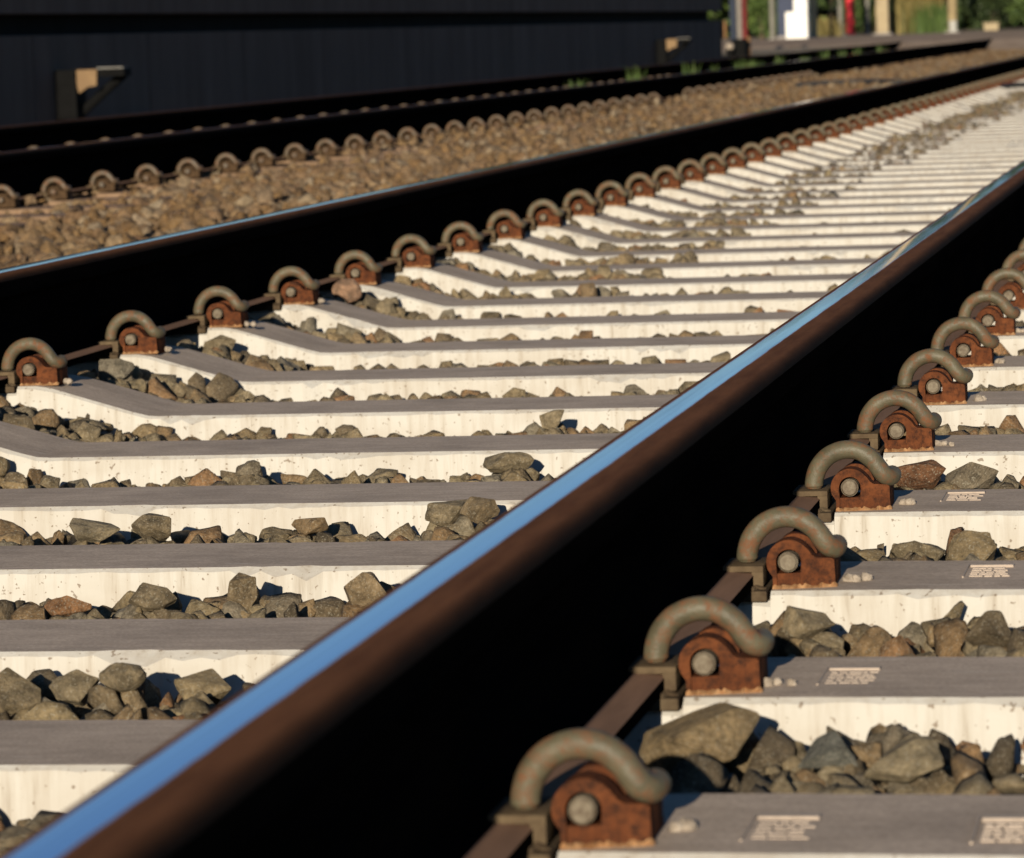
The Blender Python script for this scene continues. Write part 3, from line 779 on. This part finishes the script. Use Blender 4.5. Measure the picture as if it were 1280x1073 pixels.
# ------------------------------------------------------------------ things at the platform end and the level crossing
def post(name, x, y, z, w, h, m, label, cat, sq=False, cap=None):
    t = thing(name, (x, y, z), label, cat)
    bm = bmesh.new()
    if sq: bm_box(bm, -w/2, w/2, -w/2, w/2, 0, h, w*0.06)
    else: bm_cyl(bm, (0, 0, 0), (0, 0, h), w/2, w/2*0.94, 20)
    part('shaft', bm, m, t, 40)
    bm = bmesh.new(); bm_cyl(bm, (0, 0, h), (0, 0, h+w*0.25), w/2*1.06, w/2*0.5, 20); part('cap', bm, m if cap is None else cap, t, 40)
    bm = bmesh.new(); bm_box(bm, -w*0.75, w*0.75, -w*0.75, w*0.75, -0.1, 0.03, 0.008); part('base', bm, M_pave, t)
    return t
M_red = simple('red_paint', (0.66, 0.035, 0.045), 0.6, (0.58, 0.03, 0.04), 6, 0.1)
M_dred = simple('dull_red_paint', (0.13, 0.015, 0.012), 0.8, (0.09, 0.012, 0.010), 6, 0.1)
M_cream = simple('cream_concrete', (0.34, 0.275, 0.17), 0.85, (0.28, 0.22, 0.135), 6)
M_white = simple('white_paint', (0.72, 0.70, 0.66), 0.5, (0.66, 0.64, 0.60), 4, 0.05)
M_cab_shade = simple('cabinet_shade_navy', (0.016, 0.026, 0.060), 0.6, (0.013, 0.021, 0.05), 4, 0.05)  # navy stands for shade on the white cabinet
M_greypost = simple('grey_galvanised', (0.17, 0.16, 0.13), 0.6, (0.12, 0.115, 0.095), 6, 0.1)
M_post_shade = simple('blue_grey_shade', (0.020, 0.027, 0.045), 0.8, (0.016, 0.022, 0.036), 6, 0.1)  # shade on a post, put into its colour as blue-grey
M_brown = simple('brown_wood', (0.20, 0.105, 0.045), 0.85, (0.13, 0.07, 0.03), 10)
post('crossing_post', -12.2, 125, 0.196-0.03, 0.28, 3.4, M_red, "bright red round post standing by the level crossing", 'post')
post('concrete_pole', -10.83, 121, 0.19, 0.37, 14.0, M_cream, "thick cream concrete pole right of the bright red post", 'pole', True)
post('lamp_pole', -12.82, 128, 0.2, 0.18, 8.0, M_greypost, "grey pole just left of the bright red post", 'pole')
post('lamp_pole', -11.94, 128, 0.2, 0.13, 8.0, M_greypost, "thin grey pole between the red post and the cream pole", 'pole')
post('fence_post', -12.91, 110, 0.18, 0.155, 2.2, M_greypost, "short grey post left of the navy shade box", 'post')
post('timber_pole', -11.97, 112, 0.19, 0.20, 4.5, M_cream, "slim tan pole right of the white cabinet", 'pole')
t = post('timber_pole', -8.51, 118, 0.17, 0.285, 8.5, simple('tan_timber', (0.27, 0.21, 0.11), 0.85, (0.20, 0.15, 0.08), 5), "tan pole with a pale grey foot, farthest right of the poles", 'pole')
bm = bmesh.new(); bm_cyl(bm, (0.02, -0.11, 0.0), (0.02, -0.11, 0.34), 0.12, 0.12, 16); part('foot_sleeve', bm, simple('pale_sleeve', (0.42, 0.41, 0.37), 0.7), t, 40)
t = thing('signal_cabinet', (-11.68, 105, 0.165), "white stepped trackside cabinet by the level crossing", 'cabinet')
bm = bmesh.new(); bm_box(bm, -0.29, 0.29, 0, 0.6, 0.02, 0.73, 0.01); part('body', bm, M_white, t)
bm = bmesh.new(); bm_box(bm, -0.07, 0.29, 0.04, 0.56, 0.731, 2.1, 0.01); part('tower', bm, M_white, t)  # step shaped after the shadow edge on the cabinet
bm = bmesh.new(); bm_box(bm, -0.31, 0.31, -0.02, 0.62, -0.1, 0.02, 0.005); part('plinth', bm, M_pave, t)
bm = bmesh.new(); bm_box(bm, 0.18, 0.20, 0.02, 0.04, 0.35, 0.50, 0.003); part('handle', bm, M_steel_dk, t)
t = thing('cabinet_shade_box', (-12.17, 107, 0.165), "tall navy blue cabinet standing behind the white cabinet", 'cabinet')  # box added to carry the white cabinet's shade as colour
bm = bmesh.new(); bm_box(bm, -0.24, 0.42, 0, 0.5, 0.10, 2.3, 0.01); part('body', bm, M_cab_shade, t)
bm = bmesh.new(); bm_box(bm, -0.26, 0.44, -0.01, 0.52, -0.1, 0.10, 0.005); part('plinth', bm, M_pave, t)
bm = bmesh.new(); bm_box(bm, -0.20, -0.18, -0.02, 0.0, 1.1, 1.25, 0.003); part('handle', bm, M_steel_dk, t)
post('crossing_post', -7.72, 62, 0.16, 0.115, 3.2, M_dred, "dull red post just beyond the platform's end", 'post')
post('marker_post', -6.49, 52.5, 0.10, 0.064, 0.30, M_brown, "short rusty brown marker post beside the farthest rail", 'post', True)
post('handrail_post', -6.87, 54, 0.12, 0.085, 2.4, M_post_shade, "blue-grey upright at the platform's end", 'post', True)
post('handrail_post', -7.29, 58, 0.14, 0.075, 2.4, simple('pale_grey_paint', (0.20, 0.175, 0.15), 0.8), "pale grey upright beside the dull red post", 'post', True)
t = thing('cable_box', (-6.55, 52.0, 0.10), "low black box on the ground beyond the platform's end", 'box')
bm = bmesh.new(); bm_box(bm, -0.085, 0.085, 0, 0.3, 0, 0.27, 0.008); part('body', bm, M_steel_dk, t)
bm = bmesh.new(); bm_box(bm, -0.092, 0.092, -0.007, 0.307, 0.2705, 0.285, 0.004); part('lid', bm, M_steel_dk, t)
t = thing('concrete_block', (-6.64, 51.75, 0.26), "pale concrete block jutting from the platform's end", 'block')
bm = bmesh.new(); bm_box(bm, -0.06, 0.04, 0, 0.2, 0, 0.07, 0.008); part('body', bm, M_mortar, t)
bm = bmesh.new(); bm_box(bm, -0.055, 0.035, 0.02, 0.2, -0.2, -0.001, 0.004); part('base', bm, M_steel_dk, t)
t = thing('end_panel', (-6.70, 51.55, 0.40), "narrow rust-brown board on the platform's end", 'panel')
bm = bmesh.new(); bm_box(bm, -0.045, 0.045, 0, 0.03, 0, 0.23, 0.003); bm_box(bm, -0.03, -0.02, 0.01, 0.028, -0.35, 0.001, 0.002); part('board', bm, M_brown, t)
t = thing('kerb_block', (-7.63, 122, 0.17), "small tan block on the verge at the far right", 'block')
bm = bmesh.new(); bm_box(bm, -0.22, 0.22, 0, 0.3, 0, 0.20, 0.02); part('body', bm, M_cream, t)
bm = bmesh.new(); bm_box(bm, -0.25, 0.25, -0.02, 0.32, 0.2005, 0.24, 0.01); part('cap', bm, M_cream, t)

# ------------------------------------------------------------------ vegetation
def leaf_mat(name, a, c):
    m, nt, b = mat(name)
    at = nt.nodes.new('ShaderNodeAttribute'); at.attribute_name = 'tint'
    nt.links.new(ramp(nt, at.outputs['Fac'], [(0.0, a), (1.0, c)]), b.inputs['Base Color'])
    b.inputs['Roughness'].default_value = 0.6; b.inputs['Specular IOR Level'].default_value = 0.25
    return m
M_leaf = leaf_mat('leaf_green', (0.030, 0.055, 0.014), (0.085, 0.125, 0.030))
M_leaf_d = leaf_mat('leaf_dark', (0.012, 0.022, 0.008), (0.040, 0.060, 0.018))
M_leaf_y = leaf_mat('leaf_dry', (0.13, 0.115, 0.035), (0.26, 0.20, 0.075))
M_leaf_w = leaf_mat('weed_green', (0.04, 0.075, 0.018), (0.10, 0.145, 0.04))
M_bark = simple('bark', (0.09, 0.065, 0.04), 0.95, (0.05, 0.036, 0.024), 8)
def leaves_mesh(name, P, sz, g, aspect=0.5, up=0.0):
    n = len(P); a = g.normal(size=(n, 3)); a[:, 2] += up; a /= np.linalg.norm(a, axis=1)[:, None]
    b = np.cross(a, g.normal(size=(n, 3))); b /= np.linalg.norm(b, axis=1)[:, None]
    s = (sz*g.uniform(0.6, 1.3, n))[:, None]
    V = np.stack([P, P+a*s*0.5+b*s*aspect*0.5, P+a*s, P+a*s*0.5-b*s*aspect*0.5], 1).reshape(-1, 3)
    me = bpy.data.meshes.new(name)
    me.vertices.add(len(V)); me.vertices.foreach_set('co', V.astype(np.float32).ravel())
    me.loops.add(n*4); me.loops.foreach_set('vertex_index', np.arange(n*4, dtype=np.int32))
    me.polygons.add(n); me.polygons.foreach_set('loop_start', np.arange(0, n*4, 4, dtype=np.int32)); me.update(calc_edges=True)
    t = me.attributes.new('tint', 'FLOAT', 'POINT'); t.data.foreach_set('value', np.repeat(g.random(n), 4).astype(np.float32))
    return me
def crown_pts(g, w, h, z0, n, clumps=26):
    C = g.normal(size=(clumps, 3)); C /= np.linalg.norm(C, axis=1)[:, None]; C *= g.uniform(0.35, 0.95, (clumps, 1))
    C = C*np.array([w/2, w/2, h/2])+np.array([0, 0, z0+h/2])
    r = g.uniform(0.14, 0.26, clumps)*max(w, h*0.6)
    k = g.integers(0, clumps, n); d = g.normal(size=(n, 3)); d /= np.linalg.norm(d, axis=1)[:, None]
    P = C[k]+d*(r[k]*g.uniform(0.5, 1.0, n)**0.6)[:, None]
    P = P[P[:, 2] > 0.02]; return P, C
def tree(name, x, y, w, h, z0, n, leaf, m, label, seed, cat='tree', zg=0.16, group=None):
    g = np.random.default_rng(seed); t = thing(name, (x, y, zg), label, cat, group)
    P, C = crown_pts(g, w, h, z0, n)
    link('crown', leaves_mesh('crown', P, leaf, g), t, [m])
    bm = bmesh.new(); top = z0+h*0.6
    bm_tube(bm, [(0, 0, -0.2), (0.05*w*0.2, 0, top*0.4), (0, 0.05, top)], [0.035*w+0.02, 0.026*w+0.015, 0.01*w], 8)
    for c in C[:9]:
        bm_tube(bm, [(0, 0, max(0.1, min(c[2]*0.5, top*0.7))), tuple((c*np.array([0.5, 0.5, 0.85]))), tuple(c)], [0.014*w+0.008, 0.009*w+0.005, 0.004*w+.003], 6)
    link('trunk', from_bm(bm, 'trunk', 60), t, [M_bark]); return t
tree('bush', -14.18, 118, 1.5, 2.6, 0.0, 4500, 0.12, M_leaf, "mid green bush between the dull red post and the navy shade box", 1, 'bush')
tree('bush', -12.3, 131, 2.2, 2.4, 0.0, 4500, 0.13, M_leaf, "leafy green bush behind the bright red post", 2, 'bush')
tree('bush', -11.9, 116, 0.9, 3.2, 0.5, 2500, 0.12, M_leaf_d, "dark narrow bush behind the slim tan pole", 3, 'bush')
tree('bush', -8.0, 128, 1.9, 2.6, 0.0, 4500, 0.13, M_leaf_d, "dark bush right of the tan pole with the pale foot", 4, 'bush')
tree('bush', -6.5, 127, 1.6, 1.9, 0.0, 3500, 0.13, M_leaf, "green bush behind the small tan block at far right", 5, 'bush')
tree('bush', -4.2, 132, 2.2, 2.2, 0.0, 3500, 0.14, M_leaf_d, "dark bush at the right end of the verge", 6, 'bush')
spec = [(-27, 150, 9, 9), (-21, 146, 8, 8.5), (-16.5, 143, 7, 8), (-12.6, 149, 7.5, 9), (-9.0, 146, 7, 8), (-5.5, 150, 8, 8.5), (-1.2, 146, 8, 8), (4.0, 150, 9, 9), (10, 147, 9, 8.5), (17, 150, 10, 9)]
nm = ["broad green tree hidden by the platform, far left of the row", "green tree behind the platform's end", "tree filling the gap behind the mid green bush", "dark tree behind the red post and its grey poles", "dark tree behind the dry grass clump",
      "dark tree above the small tan block", "tree at the right edge of the row behind the crossing", "tall tree beyond the right edge of the photo", "rounded tree well beyond the right edge", "widest tree at the far right end of the row"]
for i, ((x, y, w, h), lab) in enumerate(zip(spec, nm)):
    tree('broadleaf_tree', x, y, w, h, 0.0, 11000, 0.40, M_leaf if i in (0, 1, 2, 6, 8) else M_leaf_d, lab, 20+i, group='trees behind the level crossing')
g = np.random.default_rng(77); n = 26000
P = np.stack([g.uniform(-40, 26, n), 156+g.normal(0, 1.2, n), 0.16+g.random(n)**1.4*(4.2+1.2*np.sin(np.arange(n)))], 1)
tag(link('far_wood', leaves_mesh('far_wood', P, 0.55, g), None, [M_leaf_d]), "dark far-off belt of undergrowth behind the trees", 'undergrowth', None, 'stuff')
# dry grass clump
def tuft(name, x, y, z, w, h, n, m, label, cat, seed, group=None, bw=0.03):
    g = np.random.default_rng(seed); V, F, T = [], [], []
    for i in range(n):
        bx, by = g.normal(0, w*0.26), g.normal(0, w*0.26); a = g.uniform(0, 6.28); ln = h*g.uniform(0.45, 1.0); lean = g.uniform(0.05, 0.45)*ln
        dx, dy = math.cos(a), math.sin(a); b = len(V)
        wv = bw*g.uniform(0.6, 1.2)
        px, py = -dy*wv/2, dx*wv/2
        V += [(bx-px, by-py, 0), (bx+px, by+py, 0), (bx+dx*lean*0.35+px*0.8, by+dy*lean*0.35+py*0.8, ln*0.6), (bx+dx*lean*0.35-px*0.8, by+dy*lean*0.35-py*0.8, ln*0.6), (bx+dx*lean, by+dy*lean, ln)]
        F += [(b, b+1, b+2, b+3), (b+3, b+2, b+4)]; T += [g.random()]*5
    me = bpy.data.meshes.new(name); me.from_pydata(V, [], F); me.update()
    t = me.attributes.new('tint', 'FLOAT', 'POINT'); t.data.foreach_set('value', np.array(T, dtype=np.float32))
    o = link(name, me, None, [m]); o.location = (x, y, z); return tag(o, label, cat, group)
tuft('dry_grass', -10.1, 124, 0.15, 1.5, 1.5, 1500, M_leaf_y, "tall straw-coloured grass clump right of the cream pole", 'grass clump', 40, bw=0.03)
tuft('dry_grass', -9.4, 123, 0.15, 1.1, 1.0, 900, M_leaf_w, "greenish grass clump at the right of the straw-coloured grass", 'grass clump', 41, bw=0.03)
tuft('dry_grass', -13.3, 126, 0.15, 1.2, 0.7, 700, M_leaf_y, "low straw-coloured grass left of the bright red post", 'grass clump', 42, bw=0.03)
weeds = [(30.2, 0.17), (33.8, 0.24), (35.2, 0.10), (36.7, 0.24), (39.3, 0.17), (40.2, 0.20), (41.7, 0.2), (43.2, 0.16), (45.5, 0.2), (47.2, 0.16), (49.5, 0.22), (52.0, 0.2), (54.5, 0.22), (57.5, 0.2)]
for i, (y, h) in enumerate(weeds):
    tuft('weed', -5.15+random.uniform(-.12, .12), y, 0.0, 0.06+h*0.3, h+0.03, 40, M_leaf_w, f"green weed growing between the rails of the second track, {ordinal(i+1)} from the left", 'weed', 60+i, 'weeds between the rails of the second track', 0.014)
